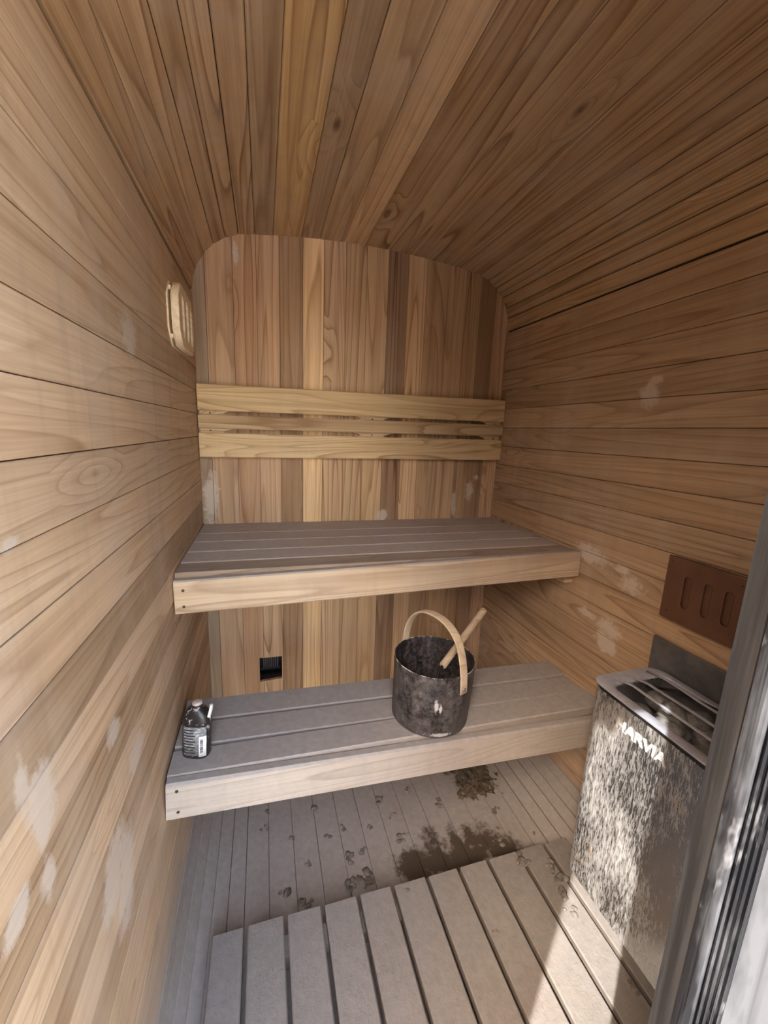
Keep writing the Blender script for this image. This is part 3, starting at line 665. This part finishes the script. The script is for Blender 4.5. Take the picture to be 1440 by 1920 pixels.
bc = link('barcode_label', wrap(1.585*PI, 1.80*PI, .008, .060, .0008), 'white', bt, 'white barcode label'); bc.matrix_basis = BM
random.seed(3); zz = .018
while zz < .054:
    h = random.choice((.0005, .0008, .0013)); o = link('barcode_bar', wrap(1.61*PI, 1.69*PI, zz, zz+h, .0012, 4), 'ink', bc); o.matrix_basis = BM; zz += h+random.choice((.0006, .0009, .0014))
fl = [Vector((rx*.96, -ry*.55, .088)), Vector((rx*1.0, -ry*.5, .103)), Vector((rx*1.10, -ry*.40, .118)), Vector((rx*1.10, -ry*.15, .127)), Vector((rx*1.0, ry*.1, .1285))]
vs_ = []
for i, p in enumerate(fl): wv = .012*(1-.12*i); vs_ += [p+Vector((-.004, -.001, 0)), p+Vector((.002, wv*.5, 0))]
o = link('label_flap', mesh('flap', vs_, [(2*i, 2*i+2, 2*i+3, 2*i+1) for i in range(4)], True), 'white', bt, 'loose white corner of label peeling off the shoulder'); o.matrix_basis = BM
sf = o.modifiers.new('thick', 'SOLIDIFY'); sf.thickness = .0003

# ------------------------------------------------------------------ mud clumps and dried whisk on the floor
def clump(seed, r):
    rn = random.Random(seed); bm = bmesh.new()
    for k in range(rn.randint(3, 6)):
        q = bmesh.ops.create_icosphere(bm, subdivisions=2, radius=1)['verts']
        ox, oy = rn.uniform(-.75, .75)*r, rn.uniform(-.75, .75)*r; a = rn.uniform(.25, .6)*r; h = rn.uniform(.10, .24)*r
        for v in q:
            p = v.co.copy(); kf = 1+.5*mnoise.noise(p*1.6+Vector((seed*2.3, k, 0)))
            v.co = Vector((ox+p.x*a*kf, oy+p.y*a*kf*.8, max(p.z*h*kf, -.001)))
    me = bpy.data.meshes.new('clump'); bm.to_mesh(me); bm.free()
    for p in me.polygons: p.use_smooth = True
    return me
fc_ = [(.171, 1.034, 9), (.166, .986, 10), (.313, 1.028, 11), (.336, .934, 9), (.274, .868, 7), (.207, .809, 16), (.262, .783, 14), (.382, .950, 9), (.383, .861, 12), (.422, .873, 12), (.418, .797, 20), (.376, .800, 18), (.510, 1.012, 11), (.608, 1.023, 12),
       (.531, .951, 9), (.538, .882, 13), (.686, .948, 11), (.837, .873, 12), (.975-.06, .880, 11), (.915, .806, 12), (.905, .773, 10), (.803, .790, 12), (.455, .93, 8), (.24, .95, 7)]
for i, (x, y, r) in enumerate(fc_):
    z = max(zf(x), -1.128) if .12 < x < .88 else -1.10
    o = link('mud_clump', clump(i+1, r*.0015), 'mud'); o.location = V(x, y, z)+Vector((0, 0, .0012)); o.rotation_euler = (0, 0, i*2.1)
    tag(o, 'small crusty clump of dried mud on the silted floor boards', 'mud', 'mud clumps on the floor boards')
for i, (x, y, r) in enumerate(((.781, .693, 15), (.797, .676, 11), (.853, .669, 13), (.858, .637, 15), (.846, .597, 14), (.832, .567, 11), (.860, .420, 11), (.491, .699, 7), (.646, .575, 5))):
    o = link('mud_clump', clump(i+50, r*.0016), 'mud'); o.location = V(x, y, -1.05)+Vector((0, 0, .0008)); o.rotation_euler = (0, 0, i*1.1)
    tag(o, 'small crusty clump of dried mud lying on the duckboard slats', 'mud', 'mud clumps on the duckboard')
wk = thing('dried_whisk', 'bundle of dried brown leaves on the floor under the lower bench', 'whisk', V(.85, 1.0, -1.12))
vs_, fs = [], []; rn = random.Random(5)
for k in range(420):
    t = rn.random(); cx = .84+rn.gauss(0, .032)-.02*(1-t); cy = .93+.12*t+rn.gauss(0, .006); cz = -1.108+abs(rn.gauss(0, .014))*(.4+t)+.002
    L = rn.uniform(.010, .024); wd = L*rn.uniform(.3, .5); az = rn.uniform(0, 6.3); el = rn.uniform(-.6, .6)
    X = Vector((math.cos(az)*math.cos(el), math.sin(az)*math.cos(el), math.sin(el))); Y = X.cross(Vector((rn.uniform(-.5, .5), rn.uniform(-.5, .5), 1))).normalized(); Zn = X.cross(Y)
    p = V(cx, cy, cz); b0 = len(vs_)
    vs_ += [p-X*L, p-X*L*.2+Y*wd+Zn*wd*.4, p+X*L, p-X*L*.2-Y*wd+Zn*wd*.4, p+Zn*-.001]
    fs += [(b0, b0+1, b0+4), (b0+1, b0+2, b0+4), (b0+2, b0+3, b0+4), (b0+3, b0, b0+4)]
lv = link('leaves', mesh('leaves', vs_, fs), 'leaf', wk); lv['kind'] = 'stuff'
for k in range(5): link('twig', tube([V(.82+.012*k, .98, -1.106), V(.835+.01*k, 1.06, -1.10), V(.845+.008*k, 1.17, -1.098)], .0022, 6), 'leaf', wk)
link('twig_tie', tube([V(.838+.022*math.cos(q), 1.12, -1.098+.013*math.sin(q)) for q in [k*PI/6 for k in range(13)]], .0018, 6), 'leaf', wk)
